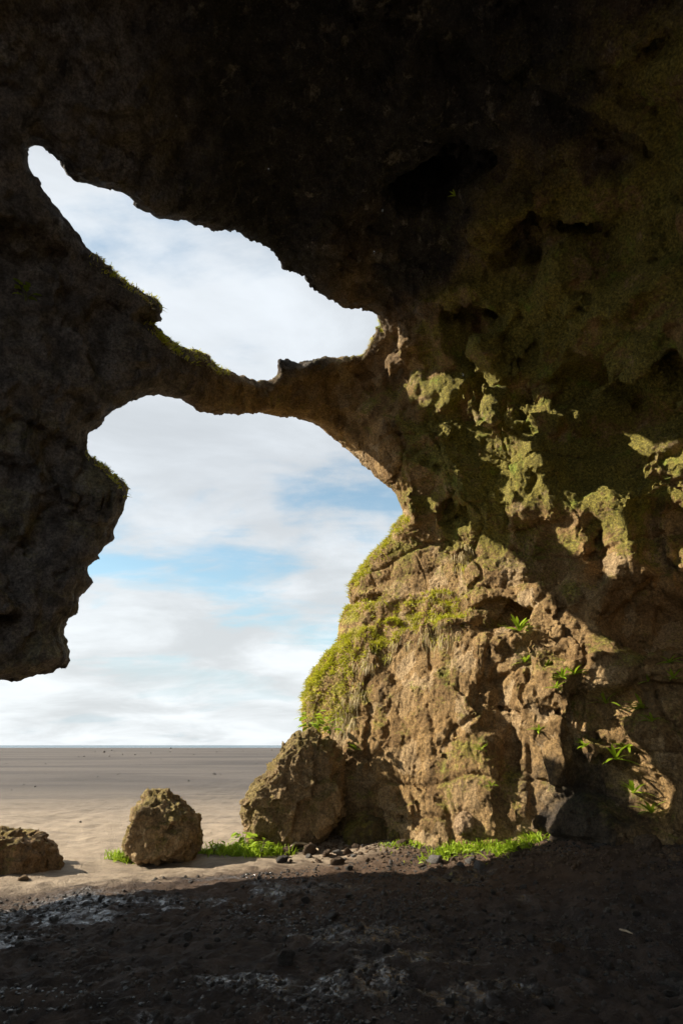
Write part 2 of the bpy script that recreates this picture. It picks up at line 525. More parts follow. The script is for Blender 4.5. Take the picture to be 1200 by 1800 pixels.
def poly_sdf(poly):
    xs = np.arange(RX0, RX1 + 1, RS, dtype=np.float32)
    ys = np.arange(RY0, RY1 + 1, RS, dtype=np.float32)
    X, Y = np.meshgrid(xs, ys, indexing='ij')
    d = np.full(X.shape, 1e9, np.float32)
    ins = np.zeros(X.shape, bool)
    P = np.array(poly, np.float32)
    for (ax, ay), (bx, by) in zip(P, np.roll(P, -1, 0)):
        ex, ey = bx - ax, by - ay
        wx, wy = X - ax, Y - ay
        tt = np.clip((wx * ex + wy * ey) / (ex * ex + ey * ey + 1e-9), 0, 1)
        d = np.minimum(d, (wx - ex * tt) ** 2 + (wy - ey * tt) ** 2)
        if ay != by:
            c = ((ay > Y) != (by > Y)) & (X < ex * (Y - ay) / ey + ax)
            ins ^= c
    d = np.sqrt(d)
    d[ins] *= -1
    return d


HOLE_MAP = np.minimum(poly_sdf(UP_HOLE), poly_sdf(LOW_HOLE))


def hole_s(x, y, z):
    """distance (m) to the openings, measured across the line of sight through the survey outline"""
    zr = z - EYE[2]
    fw = y * CT + zr * ST
    up = -y * ST + zr * CT
    ok = fw > 1.0
    fws = np.where(ok, fw, 1.0)
    X = np.clip((600 + FPX * x / fws - RX0) / RS, 0, HOLE_MAP.shape[0] - 1.001)
    Y = np.clip((900 - FPX * up / fws - RY0) / RS, 0, HOLE_MAP.shape[1] - 1.001)
    i, j = X.astype(np.int32), Y.astype(np.int32)
    fx, fy = X - i, Y - j
    H = HOLE_MAP
    s = (H[i, j] * (1 - fx) + H[i + 1, j] * fx) * (1 - fy) + (H[i, j + 1] * (1 - fx) + H[i + 1, j + 1] * fx) * fy
    return np.where(ok, s * fws / FPX, 5.0).astype(np.float32)


ZR = [-2, 0, 1.5, 3.0, 4.2, 4.9, 5.4, 6.0, 7.0, 8.0, 9.0, 10, 11, 12, 14]
OR = [-.1, 0, -.20, -.52, -.95, -1.25, -1.15, -.80, -.60, -.55, -.50, -.35, .6, 2.4, 7.0]
ZF = [-2, 6, 7, 8, 9, 10, 11, 12, 14]
OF = [0, 0, .25, .7, 1.3, 2.1, 3.2, 4.8, 9.0]


def cavity(x, y, z):
    d_r = (x - 0.3) * .61 + (y - 11.0) * .79 + np.interp(z, ZR, OR)
    d_s = (x - 6.6) * .96 + (y - 4.0) * .28 + np.interp(z, ZF, OF) * .8
    d_f = (x + 7.0) * -0.631 + (y - 5.2) * 0.776 + np.interp(z, ZF, OF) - 1.6 * sstep(-3.4, -0.9, x) * sstep(12.4, 10.4, z)
    d_l = -(x + 6.9) * .97 + (y - 4.0) * .22 + np.interp(z, ZF, OF) * .6
    d_b = -(y + 6.0) + np.interp(z, ZF, OF) * .5
    c = smax(d_r, d_f, 0.9)
    c = smax(c, smax(d_l, d_s, 1.0), 1.6)
    c = smax(c, d_b, 1.5)
    c = smax(c, z - 12.2, 2.0)
    return c.astype(np.float32)


def ell(x, y, z, c, r, yaw=0.0, tilt=0.0):
    X, Y, Z = x - c[0], y - c[1], z - c[2]
    if yaw:
        X, Y = X * math.cos(yaw) + Y * math.sin(yaw), -X * math.sin(yaw) + Y * math.cos(yaw)
    if tilt:
        X, Z = X * math.cos(tilt) + Z * math.sin(tilt), -X * math.sin(tilt) + Z * math.cos(tilt)
    q = np.sqrt((X / r[0]) ** 2 + (Y / r[1]) ** 2 + (Z / r[2]) ** 2)
    return (q - 1) * min(r)


def wall_at(px_, py_):
    """first point of the plain vault along a line of sight"""
    d = ray(px_, py_)
    d = d / np.linalg.norm(d)
    t = np.linspace(3, 22, 1900)
    p = EYE + d * t[:, None]
    c = cavity(p[:, 0], p[:, 1], p[:, 2])
    k = int(np.argmax(c > 0))
    return p[k]


WYAW = math.atan2(-.61, .79)      # the right wall runs along this heading
# hollows (px, py, radii along wall / into wall / up, push) and bulges of the right wall
HOLLOWS = [(885,1080,(.42,.5,.30),.15), (1155,1075,(.85,1.1,.75),.25), (1170,930,(.55,.8,.8),.2), (960,985,(.35,.35,.45),.05),
           (1040,960,(.15,.3,.7),0), (850,770,(.9,.5,.7),.1), (800,300,(1.3,.35,1.0),0), (1000,690,(.8,.5,.5),.0),
           (800,1280,(.08,.08,.45),0), (862,1180,(.07,.16,.4),0), (882,1250,(.05,.10,.5),0), (690,1045,(.6,.15,.07),0),
           (870,1060,(.5,.35,.10),0), (800,905,(.25,.4,.3),0), (1130,1390,(.6,.25,.3),0),
           (930,440,(.35,.45,.5),0), (1010,420,(.5,.5,.6),.1), (775,725,(.6,.5,.22),.1), (830,690,(.3,.6,.3),.1), (1120,740,(1.9,.85,1.1),.1)]
BULGES = [(850,1010,(.45,.20,.30)), (900,1125,(.42,.26,.18)), (780,1095,(.75,.36,.24)), (690,1090,(.5,.3,.18)),
          (920,1210,(.35,.16,.5)), (1000,1330,(.6,.18,.5)), (1100,1190,(.9,.4,.25)), (815,965,(.3,.26,.14)),
          (900,380,(.8,.6,.45)), (1100,500,(.9,.5,.5)), (870,500,(.5,.4,.6)), (1150,1290,(.6,.3,.4)),
          (720,900,(.3,.3,.5)), (790,900,(.2,.3,.5)), (1000,470,(.4,.4,.5)),
          (690,640,(.26,.5,.35)), (730,605,(.26,.55,.4)), (770,570,(.26,.55,.42)), (805,530,(.26,.55,.42)), (870,630,(.24,.75,.5)), (885,735,(.24,.8,.5)), (850,540,(.3,.6,.4))]
HOL = [(wall_at(a, b), r, p) for a, b, r, p in HOLLOWS]
BUL = [(wall_at(a, b), r) for a, b, r in BULGES]
KSH = [a for a in (0.35,)][0]


LA, LB = wall_at(690, 20), wall_at(1190, 330)
_lm = 0.5 * (LA + LB)
_g = np.array([float(cavity(*[np.array([q]) for q in _lm + e])[0] - cavity(*[np.array([q]) for q in _lm - e])[0]) for e in np.eye(3) * .05])
LN = np.cross(LB - LA, _g)
LN = LN / np.linalg.norm(LN)
if LN[2] < 0:
    LN = -LN


def rock_base(x, y, z):
    c = cavity(x, y, z)
    # broken ledges stepping down across the roof at upper right
    p3 = np.stack([np.asarray(x).ravel(), np.asarray(y).ravel(), np.asarray(z).ravel()], 1)
    hi_ = (p3[:, 2] > 7.0) & (p3[:, 0] > -1.5) & (np.abs(c.ravel()) < 1.6)
    st = np.zeros(len(p3), np.float32)
    ph = p3[hi_]
    sd = (ph - LA) @ LN + 0.45 * gnoise(ph * 0.8, 71.0) + 0.12 * gnoise(ph * 3.0, 73.0)
    v = 0.34 * sstep(-.07, .07, sd) + 0.22 * sstep(-.06, .06, sd - 0.75 - 0.3 * gnoise(ph * .6, 75.0)) - 0.25 * sstep(.3, 2.4, sd)
    st[hi_] = v * sstep(7.0, 7.8, ph[:, 2]) * sstep(-1.5, 0.0, ph[:, 0])
    c = c + st.reshape(c.shape)
    for ctr, r, push in HOL:
        cc = ctr + np.array([.61, .79, 0]) * push
        R = max(r) + 0.5
        k = np.nonzero((np.abs(x - cc[0]) < R) & (np.abs(y - cc[1]) < R) & (np.abs(z - cc[2]) < R))
        if len(k[0]):
            c[k] = smin(c[k], ell(x[k], y[k], z[k], cc, r, WYAW), 0.10)
    for ctr, r in BUL:
        R = max(r) + 0.5
        k = np.nonzero((np.abs(x - ctr[0]) < R) & (np.abs(y - ctr[1]) < R) & (np.abs(z - ctr[2]) < R))
        if len(k[0]):
            c[k] = -smin(-c[k], ell(x[k], y[k], z[k], ctr, r, WYAW), 0.14)
    h = hole_s(x, y, z)
    thick = 1.35 + 0.30 * sstep(-2.5, -4, x) * sstep(7, 5, z) + 3.0 * sstep(0.0, 1.4, x) * sstep(10.0, 8.8, z) + 1.0 * sstep(1.5, 4, x)
    zone = sstep(9.9, 10.4, z) * sstep(-2.2, -0.6, x) * sstep(1.6, 0.6, x)
    hh = h - np.where(c > 0.45, KSH + 1.1 * zone, KSH + 0.3 * zone) * np.abs(c - 0.45)
    rock = smax(-c, c - thick, 0.5)
    rock = smax(rock, -hh, 0.14)
    rock = smax(rock, -ell(x, y, z, (-3.0, -5.8, 3.5), (9.5, 5.6, 9.5)), 0.3)      # unseen opening added behind the viewer to let fill skylight in
    return rock.astype(np.float32), c, h


def facets(p, off, stp=0.35):
    """broken planes: distance to the nearest of jittered tilted plates"""
    i = np.floor(p).astype(np.int32)
    best = np.full(len(p), 9.0, np.float32)
    val = np.zeros(len(p), np.float32)
    for dx in (-1, 0, 1):
        for dy in (-1, 0, 1):
            for dz in (-1, 0, 1):
                c = i + np.array([dx, dy, dz])
                h = _T[(c[:, 0] + off) & 31, c[:, 1] & 31, c[:, 2] & 31]
                r = p - c - 0.5 - 0.45 * h
                d = (r * r).sum(1)
                m = d < best
                best = np.where(m, d, best)
                val = np.where(m, (r * h[:, ::-1]).sum(1) * 0.55 + stp * h[:, 1], val)
    return val.astype(np.float32)


def cracks(p):
    """0 on the plain face, 1 in a crack: long near-vertical joints and a few flat partings"""
    w3 = 0.18 * np.stack([gnoise(p * 1.3, 4.1), gnoise(p * 1.3, 14.4), gnoise(p * 1.3, 27.7)], 1)
    q = p + w3
    n1 = gnoise(q * np.array([0.85, 0.85, 0.28]), 31.0)
    n2 = gnoise(q * np.array([0.30, 0.30, 1.05]), 41.0)
    n3 = gnoise(q * np.array([1.9, 1.9, 0.9]), 51.0)
    return np.exp(-(n1 / .030) ** 2) + 0.8 * np.exp(-(n2 / .030) ** 2) + 0.45 * np.exp(-(n3 / .035) ** 2)


def strata(p):
    """broken benches of the bedded tuff"""
    t = p[:, 2] * 1.15 + 0.16 * p[:, 0] + 0.55 * gnoise(p * np.array([.5, .5, .9]), 61.0)
    f = t - np.floor(t)
    return (np.where(f < .82, f / .82, (1 - f) / .18) - 0.5)


def detail(p, c, h, scale=1.0):
    """relief of the rock face"""
    wgt = 0.20 + 0.80 * sstep(0.05, 0.9, h)
    but = sstep(-1.5, 0.0, p[:, 0]) * sstep(6.6, 5.2, p[:, 2])
    q = p + 0.35 * np.stack([gnoise(p * 0.7, 1.1), gnoise(p * 0.7, 9.4), gnoise(p * 0.7, 17.7)], 1)
    d = (0.40 - 0.24 * but) * fbm(q * 0.42, 2, 2.0)
    d = d + (0.24 - 0.20 * but) * billow(q * np.array([0.75, 0.75, 0.55]), 2, 4.0, 0.5)
    d = d * wgt
    q2 = p + 0.07 * np.stack([gnoise(p * 3, 1.1), gnoise(p * 3, 9.4), gnoise(p * 3, 17.7)], 1)
    d = d + 0.27 * facets(q2 * np.array([0.95, 0.95, 0.55]), 3) * wgt
    d = d + (0.13 - 0.035 * but) * facets(q2 * np.array([2.2, 2.2, 1.3]), 7) * (0.2 + 0.8 * wgt)
    d = d + (0.13 - 0.08 * but) * strata(p) * wgt
    d = d + 0.07 * cracks(p) * wgt
    return d


def surface_nets(F, origin, h):
    """F<0 is rock. quads facing away from rock"""
    nx, ny, nz = F.shape
    S = F < 0
    cnt = np.zeros((nx - 1, ny - 1, nz - 1), np.uint8)
    for i in (0, 1):
        for j in (0, 1):
            for k in (0, 1):
                cnt += S[i:nx - 1 + i, j:ny - 1 + j, k:nz - 1 + k]
    act = (cnt > 0) & (cnt < 8)
    I = np.argwhere(act)
    idx = np.full(act.shape, -1, np.int32)
    idx[act] = np.arange(len(I))
    acc = np.zeros((len(I), 3), np.float32)
    num = np.zeros(len(I), np.float32)
    cor = [(i, j, k) for i in (0, 1) for j in (0, 1) for k in (0, 1)]
    for a in cor:
        for ax in range(3):
            if a[ax]:
                continue
            b = list(a)
            b[ax] = 1
            fa = F[I[:, 0] + a[0], I[:, 1] + a[1], I[:, 2] + a[2]]
            fb = F[I[:, 0] + b[0], I[:, 1] + b[1], I[:, 2] + b[2]]
            m = (fa < 0) != (fb < 0)
            t = np.where(m, fa / np.where(m, fa - fb, 1), 0)
            pt = np.tile(np.array(a, np.float32), (len(I), 1))
            pt[:, ax] = t
            acc += pt * m[:, None]
            num += m
    V = (I + acc / num[:, None]) * h + origin
    quads = []
    for ax in range(3):
        o1, o2 = [(1, 2), (2, 0), (0, 1)][ax]
        sl0 = [slice(1, n - 1) for n in F.shape]
        sl1 = [slice(1, n - 1) for n in F.shape]
        sl0[ax] = slice(0, F.shape[ax] - 1)
        sl1[ax] = slice(1, F.shape[ax])
        A, B = S[tuple(sl0)], S[tuple(sl1)]
        E = np.argwhere(A != B)
        offs = np.array([1, 1, 1]); offs[ax] = 0
        E = E + offs
        inside_first = S[E[:, 0], E[:, 1], E[:, 2]]
        def cell(d1, d2):
            e = E.copy()
            e[:, o1] -= d1
            e[:, o2] -= d2
            return idx[e[:, 0], e[:, 1], e[:, 2]]
        q = np.stack([cell(1, 1), cell(0, 1), cell(0, 0), cell(1, 0)], 1)
        q[~inside_first] = q[~inside_first][:, ::-1]
        quads.append(q)
    Q = np.concatenate(quads)
    Q = Q[(Q >= 0).all(1)]
    return V.astype(np.float32), Q


def subdivide(V, Q):
    """each quad into four (linear)"""
    n = len(V)
    E = np.concatenate([np.stack([Q[:, i], Q[:, (i + 1) % 4]], 1) for i in range(4)])
    E.sort(axis=1)
    key = E[:, 0].astype(np.int64) * n + E[:, 1]
    u, inv = np.unique(key, return_inverse=True)
    em = 0.5 * (V[u // n] + V[u % n])
    fc = V[Q].mean(1)
    m = len(Q)
    e = [n + inv[i * m:(i + 1) * m] for i in range(4)]
    c = n + len(u) + np.arange(m)
    out = [np.stack([Q[:, i], e[i], c, e[(i + 3) % 4]], 1) for i in range(4)]
    return np.concatenate([V, em, fc]).astype(np.float32), np.concatenate(out).astype(np.int32)


def build_block(lo, hi, h, noise=True):
    ax = [np.arange(a, b, h, dtype=np.float32) for a, b in zip(lo, hi)]
    F = np.empty([len(a) for a in ax], np.float32)
    step = 24
    for s0 in range(0, len(ax[0]), step):
        X, Y, Z = np.meshgrid(ax[0][s0:s0 + step], ax[1], ax[2], indexing='ij')
        # quick cull far from the shell
        c = cavity(X, Y, Z)
        f = np.where(c < 0, -c, c - 1.35).astype(np.float32)
        near = (c > -1.0) & (c < 2.2 + 4.5 * sstep(-0.6, 0.5, X))
        x, y, z = X[near], Y[near], Z[near]
        b, cc, hh = rock_base(x, y, z)
        if noise:
            band = np.abs(b) < 0.62
            p = np.stack([x[band], y[band], z[band]], 1)
            cb, hb = cc[band], hh[band]
            inner = cb < 1.1
            dd = np.zeros(len(p), np.float32)
            dd[inner] = detail(p[inner], cb[inner], hb[inner])
            dd[~inner] = 0.25 * gnoise(p[~inner] * 0.6, 2.0) * (0.3 + 0.7 * sstep(0.05, 0.9, hb[~inner]))
            b[band] += dd
        f[near] = b
        F[s0:s0 + step] = f
    for a in range(3):                      # close the block at its borders
        sl = [slice(None)] * 3
        for e in (0, -1):
            sl[a] = e
            F[tuple(sl)] = np.maximum(F[tuple(sl)], 0.02)
    return surface_nets(F, np.array(lo, np.float32), h)


VOX = 0.088
V, Q = build_block((-9.2, 1.6, -0.75), (8.2, 14.6, 13.6), VOX)


def refine(V, Q, weight):
    """split the quads whose corners all have weight > 0; returns verts, quads"""
    m = (weight(V)[Q] > 0).all(1)
    n0 = len(V)
    V2, S = subdivide(V, Q[m])
    return V2, np.concatenate([Q[~m], S])


def w_seen(p):
    c = cavity(p[:, 0], p[:, 1], p[:, 2])
    fw = p[:, 1] * CT + (p[:, 2] - EYE[2]) * ST
    sx = sstep(.86, .80, np.abs(p[:, 0]) / np.maximum(fw, .5))
    return sstep(1.15, 0.85, c) * sx * sstep(-0.55, -0.3, p[:, 2])


def w_sunny(p):
    c = cavity(p[:, 0], p[:, 1], p[:, 2])
    fw = p[:, 1] * CT + (p[:, 2] - EYE[2]) * ST
    return sstep(1.0, 0.7, c) * sstep(-1.6, -1.2, p[:, 0]) * sstep(8.3, 7.7, p[:, 2]) * sstep(.68, .62, p[:, 0] / np.maximum(fw, .5)) * sstep(-0.4, -0.2, p[:, 2])


V, Q = refine(V, Q, w_seen)
N = vnormals(V, Q)
ws = w_seen(V)
amp = (0.018 * fbm(V * np.array([5.0, 5.0, 3.6]), 2, 21.0, 0.6) + (0.060 - 0.030 * w_sunny(V)) * facets(V * np.array([4.8, 4.8, 2.8]) + 0.25 * gnoise(V * 4)[:, None], 9, 0.2) - 0.022 * cracks(V * 1.9)) * ws
V = V + N * amp[:, None].astype(np.float32)
V, Q = refine(V, Q, w_sunny)
N = vnormals(V, Q)
ws, wv = w_sunny(V), w_seen(V)
amp = wv * ((0.030 - 0.014 * ws) * facets(V * np.array([10.0, 10.0, 7.0]), 5, 0.2) + 0.009 * fbm(V * 16.0, 2, 3.0, 0.6)) + ws * (0.011 * facets(V * 19.0, 14, 0.2) - 0.05 * cracks(V) + 0.005 * gnoise(V * 34.0, 12.0))
amp *= np.where((ws > 0) | (wv > 0), np.maximum(sstep(0, .5, ws), sstep(0, .5, wv) * (ws <= 0)), 0)
V = V + N * amp[:, None].astype(np.float32)
N = vnormals(V, Q)
print('cave verts', len(V), 'quads', len(Q))

CEN = V[Q].mean(1)
cavc = cavity(CEN[:, 0], CEN[:, 1], CEN[:, 2])
zr_ = CEN[:, 2] - EYE[2]
fw_ = CEN[:, 1] * CT + zr_ * ST
PX = 600 + FPX * CEN[:, 0] / fw_
region = np.zeros(len(Q), np.int32)                    # 0 ceiling
xl = CEN[:, 0]
zl = CEN[:, 2]
region[(xl < -2.6) & (zl < 9.0)] = 1                   # left wall
region[(xl >= 0.2) & (zl < 9.6) & (zl >= 5.6)] = 2     # upper right wall
region[(xl >= -1.6) & (zl < 5.6)] = 3                  # lower right wall, the sunny buttress
region[(xl >= -3.4) & (xl < 0.8) & (zl >= 5.6) & (zl < 8.75) & (CEN[:, 1] > 7.0)] = 4
NAMES = [('cave_ceiling', 'black basalt ceiling of the cave arching over the openings'),
         ('cave_wall_left', 'dark hanging rock wall on the left of the opening'),
         ('cave_wall_right', 'dim mossy upper wall on the right of the cave'),
         ('rock_buttress', 'sunlit brown rock buttress below the mossy right wall'),
         ('rock_arch', 'narrow natural rock bridge between the two openings')]
for r, (nm, lb) in enumerate(NAMES):
    q = Q[region == r]
    u, inv = np.unique(q, return_inverse=True)
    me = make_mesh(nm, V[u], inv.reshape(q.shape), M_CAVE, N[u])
    tag(link(nm, me), lb, 'rock wall' if r != 4 else 'rock arch', None, 'structure')
BVH = BVHTree.FromPolygons([tuple(v) for v in V.tolist()], Q.tolist())
# unseen rear of the cave behind the camera, with the added skylight opening
Vb, Qb = build_block((-10, -9, -1.0), (10, 2.2, 14.6), 0.3, False)
tag(link('cave_wall_back', make_mesh('cave_wall_back', Vb, Qb, M_CAVE)), 'unseen rear rock wall of the cave with an added skylight opening', 'rock wall', None, 'structure')

# ------------------------------------------------------------------ ground and sea
def ground_h(x, y):
    p = np.stack([x, y, np.zeros_like(x)], 1)
    near = sstep(60, 14, y)
    h = 0.28 * sstep(1.2, 4.6, x) * sstep(4.0, 8.2, y) * sstep(14, 11, y)
    dr = (x - 0.3) * .61 + (y - 11.0) * .79
    h += 0.16 * sstep(-1.3, 0.0, dr) * sstep(14, 11.5, y) * sstep(-2.2, -0.6, x)
    h += (0.045 * fbm(p * 0.7, 2, 3.0) + 0.022 * fbm(p * 2.6, 2, 8.0)) * (0.3 + 0.7 * near)
    ins = sstep(10.5, 8.0, y - 0.3 * x)
    h += ins * (0.030 * billow(p * 3.6, 3, 2.0, 0.6) + 0.011 * billow(p * 16.0, 2, 6.0))
    h += (1 - ins) * near * 0.006 * fbm(p * 6, 2, 1.0)
    return h


xs = np.concatenate([-np.geomspace(2500, 8.2, 40), np.arange(-8, 6.6, 0.035), np.geomspace(6.8, 2500, 40)])
ys = [-2500, -900, -300, -100, -30, -12, -7, -4, -1, 0.5, 1.5, 2.2]
yy = 2.6
while yy < 13:
    ys.append(yy)
    yy += 0.018 + 0.0035 * (yy - 2.6)
while yy < 415:
    ys.append(yy)
    yy += 0.05 * (yy - 12)
ys = np.array(ys + [415.0])
GX, GY = np.meshgrid(xs, ys, indexing='ij')
gv = np.stack([GX.ravel(), GY.ravel(), ground_h(GX.ravel(), GY.ravel())], 1)
ii = np.arange(GX.size).reshape(GX.shape)
gq = np.stack([ii[:-1, :-1].ravel(), ii[1:, :-1].ravel(), ii[1:, 1:].ravel(), ii[:-1, 1:].ravel()], 1)
tag(link('ground', make_mesh('ground', gv, gq, M_GROUND)), 'black sand plain running into the dark gravel cave floor', 'ground', None, 'structure')
sq = np.array([[-40000, 410, -0.35], [40000, 410, -0.35], [40000, 45000, -0.35], [-40000, 45000, -0.35]], float)
tag(link('sea', make_mesh('sea', sq, np.array([[0, 1, 2, 3]]), M_SEA)), 'thin pale strip of sea along the horizon', 'sea', None, 'structure')


_gx = np.arange(-10, 8.001, 0.05)
_gy = np.arange(0, 16.001, 0.05)
_A, _B = np.meshgrid(_gx, _gy, indexing='ij')
_GH = ground_h(_A.ravel(), _B.ravel()).reshape(_A.shape).tolist()


def gz(x, y):
    if not (-10 < x < 7.9 and 0 < y < 15.9):
        return 0.0
    u, v = (x + 10) / 0.05, y / 0.05
    i, j = int(u), int(v)
    a, b = u - i, v - j
    return (_GH[i][j] * (1 - a) + _GH[i + 1][j] * a) * (1 - b) + (_GH[i][j + 1] * (1 - a) + _GH[i + 1][j + 1] * a) * b


def ground_at(px_, py_):
    """where a line of sight meets the ground"""
    d = ray(px_, py_)
    t = 1.6 / max(1e-4, -d[2])
    for _ in range(12):
        p = EYE + d * t
        t = max(0.5, (gz(p[0], p[1]) - EYE[2]) / d[2])
    return EYE + d * t


def hit(px_, py_):
    d = Vector(ray(px_, py_)).normalized()
    loc, n, i, dist = BVH.ray_cast(Vector(EYE), d)
    return (np.array(loc), np.array(n)) if loc is not None else (None, None)


# ------------------------------------------------------------------ boulders and stones
_ICO = {}


def ico(sub):
    if sub not in _ICO:
        bm = bmesh.new()
        bmesh.ops.create_icosphere(bm, subdivisions=sub, radius=1.0)
        v = np.array([q.co[:] for q in bm.verts])
        v /= np.linalg.norm(v, axis=1, keepdims=True)
        f = np.array([[q.index for q in fc.verts] for fc in bm.faces])
        bm.free()
        _ICO[sub] = (v, f)
    return _ICO[sub]


def hull_rock(pts, sub, rnd, amp, seed):
    """rounded rock over the hull of the given points; returns verts, faces"""
    bm = bmesh.new()
    for p in pts:
        bm.verts.new(p)
    bmesh.ops.convex_hull(bm, input=bm.verts)
    bm.normal_update()
    c = np.mean(np.array(pts), 0)
    pl = []
    for f in bm.faces:
        n = np.array(f.normal[:])
        d = float(np.dot(n, np.array(f.verts[0].co[:]) - c))
        if d < 0:
            n, d = -n, -d
        pl.append((n, d))
    bm.free()
    v, f = ico(sub)
    r = np.full(len(v), 1e9)
    inv = []
    for n, d in pl:
        k = v @ n
        inv.append(np.maximum(k, 1e-6) / max(d, 1e-3))
    inv = np.array(inv)
    pw = rnd
    r = 1.0 / (np.sum(inv ** pw, 0) ** (1.0 / pw))
    p = c + v * r[:, None]
    sz = float(np.max(np.ptp(np.array(pts), axis=0)))
    q = p / sz
    fz = facets((q * np.array([3.4, 3.4, 2.6]) + seed).astype(np.float32), 6) + 0.45 * facets((q * 8.5 + seed).astype(np.float32), 2)
    dn = 0.95 * amp * sz * fz + amp * sz * 0.38 * (0.55 * billow(q * 2.6 + seed, 3, 1.0, 0.55) + 0.22 * billow(q * 9.0 + seed, 3, 5.0, 0.6))
    if sub >= 5:
        dn = dn + 0.16 * amp * sz * facets((q * 20.0 + seed).astype(np.float32), 11) + 0.07 * amp * sz * gnoise(q * 44.0, seed)
    p = p + v * dn[:, None]
    return p, f


def boulder(name, pts, mat, label, sub=6, rnd=14, amp=0.10, seed=0.0, base=None, group=None, kindcat='boulder'):
    p, f = hull_rock(pts, sub, rnd, amp, seed)
    b = np.array(base if base is not None else [p[:, 0].mean(), p[:, 1].mean(), p[:, 2].min()])
    me = make_mesh(name, p - b, f, mat)
    return tag(link(name, me, loc=b), label, kindcat, group)


def outline_pts(front, y0, depth, back=0.7):
    """points of a rock from its outline at distance y0 and its depth"""
    out = []
    c = np.mean([at(a, b, y0) for a, b in front], 0)
    for a, b in front:
        p = at(a, b, y0)
        out.append(p)
        q = c + (p - c) * back
        out.append(np.array([q[0], y0 + depth * 0.5, q[2]]))
        out.append(np.array([q[0], y0 - depth * 0.5, q[2] * 0.97]))
    return out


B1 = outline_pts([(218,1490),(222,1452),(240,1412),(262,1388),(302,1386),(332,1408),(357,1450),(358,1490),(340,1520),(236,1520)], 10.0, 1.25, 0.66)
boulder('boulder', B1, M_BOULDER2, 'upright mossy boulder standing alone before the sunny sand', seed=3.3, amp=0.135, rnd=30)
B2 = outline_pts([(-95,1500),(-85,1470),(-40,1452),(30,1453),(72,1466),(100,1490),(106,1520),(98,1548),(-80,1560)], 9.3, 1.1, 0.72)
boulder('boulder', B2, M_BOULDER, 'low broad boulder cut off by the left edge', seed=8.1, amp=0.135, rnd=30)
B3 = outline_pts([(431,1398),(437,1425),(430,1490),(470,1500),(560,1500),(610,1420),(606,1330),(590,1296),(560,1284),(528,1284),(508,1302),(474,1345),(448,1372)], 11.1, 1.2, 0.72)
boulder('boulder', B3, M_BOULDER2, 'largest boulder leaning on the foot of the sunlit buttress', sub=7, seed=5.7, amp=0.13, rnd=30)
h0, n0 = hit(640, 1470)
B4 = outline_pts([(594,1500),(598,1462),(618,1440),(645,1428),(672,1436),(690,1462),(694,1500)], h0[1] - 0.05, 0.7, 0.7)
boulder('mossy_rock', B4, M_MOSSY, 'squat moss covered rock at the buttress foot beside the largest boulder', sub=5, seed=2.2, amp=0.12)
h0, n0 = hit(688, 1465)
B4b = outline_pts([(680,1500),(680,1470),(690,1456),(700,1458),(706,1475),(704,1500)], h0[1] - 0.02, 0.3, 0.7)
boulder('mossy_rock', B4b, M_MOSSY, 'little moss covered rock right of the squat mossy one', sub=4, seed=4.2, amp=0.12)
h0, n0 = hit(815, 1445)
B5 = outline_pts([(796,1455),(800,1432),(816,1424),(832,1430),(836,1448),(826,1464),(804,1468)], h0[1] - 0.03, 0.42, 0.7)
boulder('rock_block', B5, M_TUFF, 'pale knob of rock stuck to the lower sunlit wall', sub=5, seed=6.4, amp=0.10)
h0, n0 = hit(1143, 1478)
B6 = outline_pts([(1115,1498),(1118,1476),(1135,1464),(1155,1470),(1160,1498)], h0[1] - 0.1, 0.4, 0.7)
boulder('boulder', B6, M_BROWNS, 'small dark boulder at the foot of the right wall', sub=5, seed=9.4, amp=0.12)
B7 = outline_pts([(1130,1800),(1136,1752),(1170,1728),(1230,1722),(1280,1760),(1280,1830),(1150,1840)], 5.0, 0.7, 0.7)
boulder('boulder', B7, M_DARK, 'dark boulder in the lower right corner of the cave floor', sub=6, seed=12.4, amp=0.12)

STONES = []
for k in range(10):
    rr = np.random.default_rng(100 + k)
    pts = rr.normal(size=(14, 3))
    pts /= np.linalg.norm(pts, axis=1, keepdims=True)
    pts *= np.array([1.0, rr.uniform(.65, 1), rr.uniform(.5, .85)])
    p, f = hull_rock([q for q in pts], 3, 22, 0.09, k * 2.7)
    STONES.append((p, f))
_SM = {}


def stone(px_, py_, w_px, mat, label, group, name='stone', cat='stone', hgt=None, on=None, big=False):
    g = ground_at(px_, py_) if on is None else on
    k = random.randrange(10)
    key = (k, mat.name)
    if key not in _SM:
        _SM[key] = make_mesh(name, STONES[k][0], STONES[k][1], mat, smooth=True)
    fw = (g[1]) * CT + (g[2] - EYE[2]) * ST
    r = 0.5 * w_px * fw / FPX
    sc = (r, r * random.uniform(.8, 1.1), r * (hgt or random.uniform(.75, 1.05)))
    o = link(name, _SM[key], loc=(g[0], g[1], g[2] + sc[2] * 0.28), rot=(random.uniform(-.25, .25), random.uniform(-.25, .25), random.uniform(0, 6.28)), scale=sc)
    return tag(o, label, cat, group)


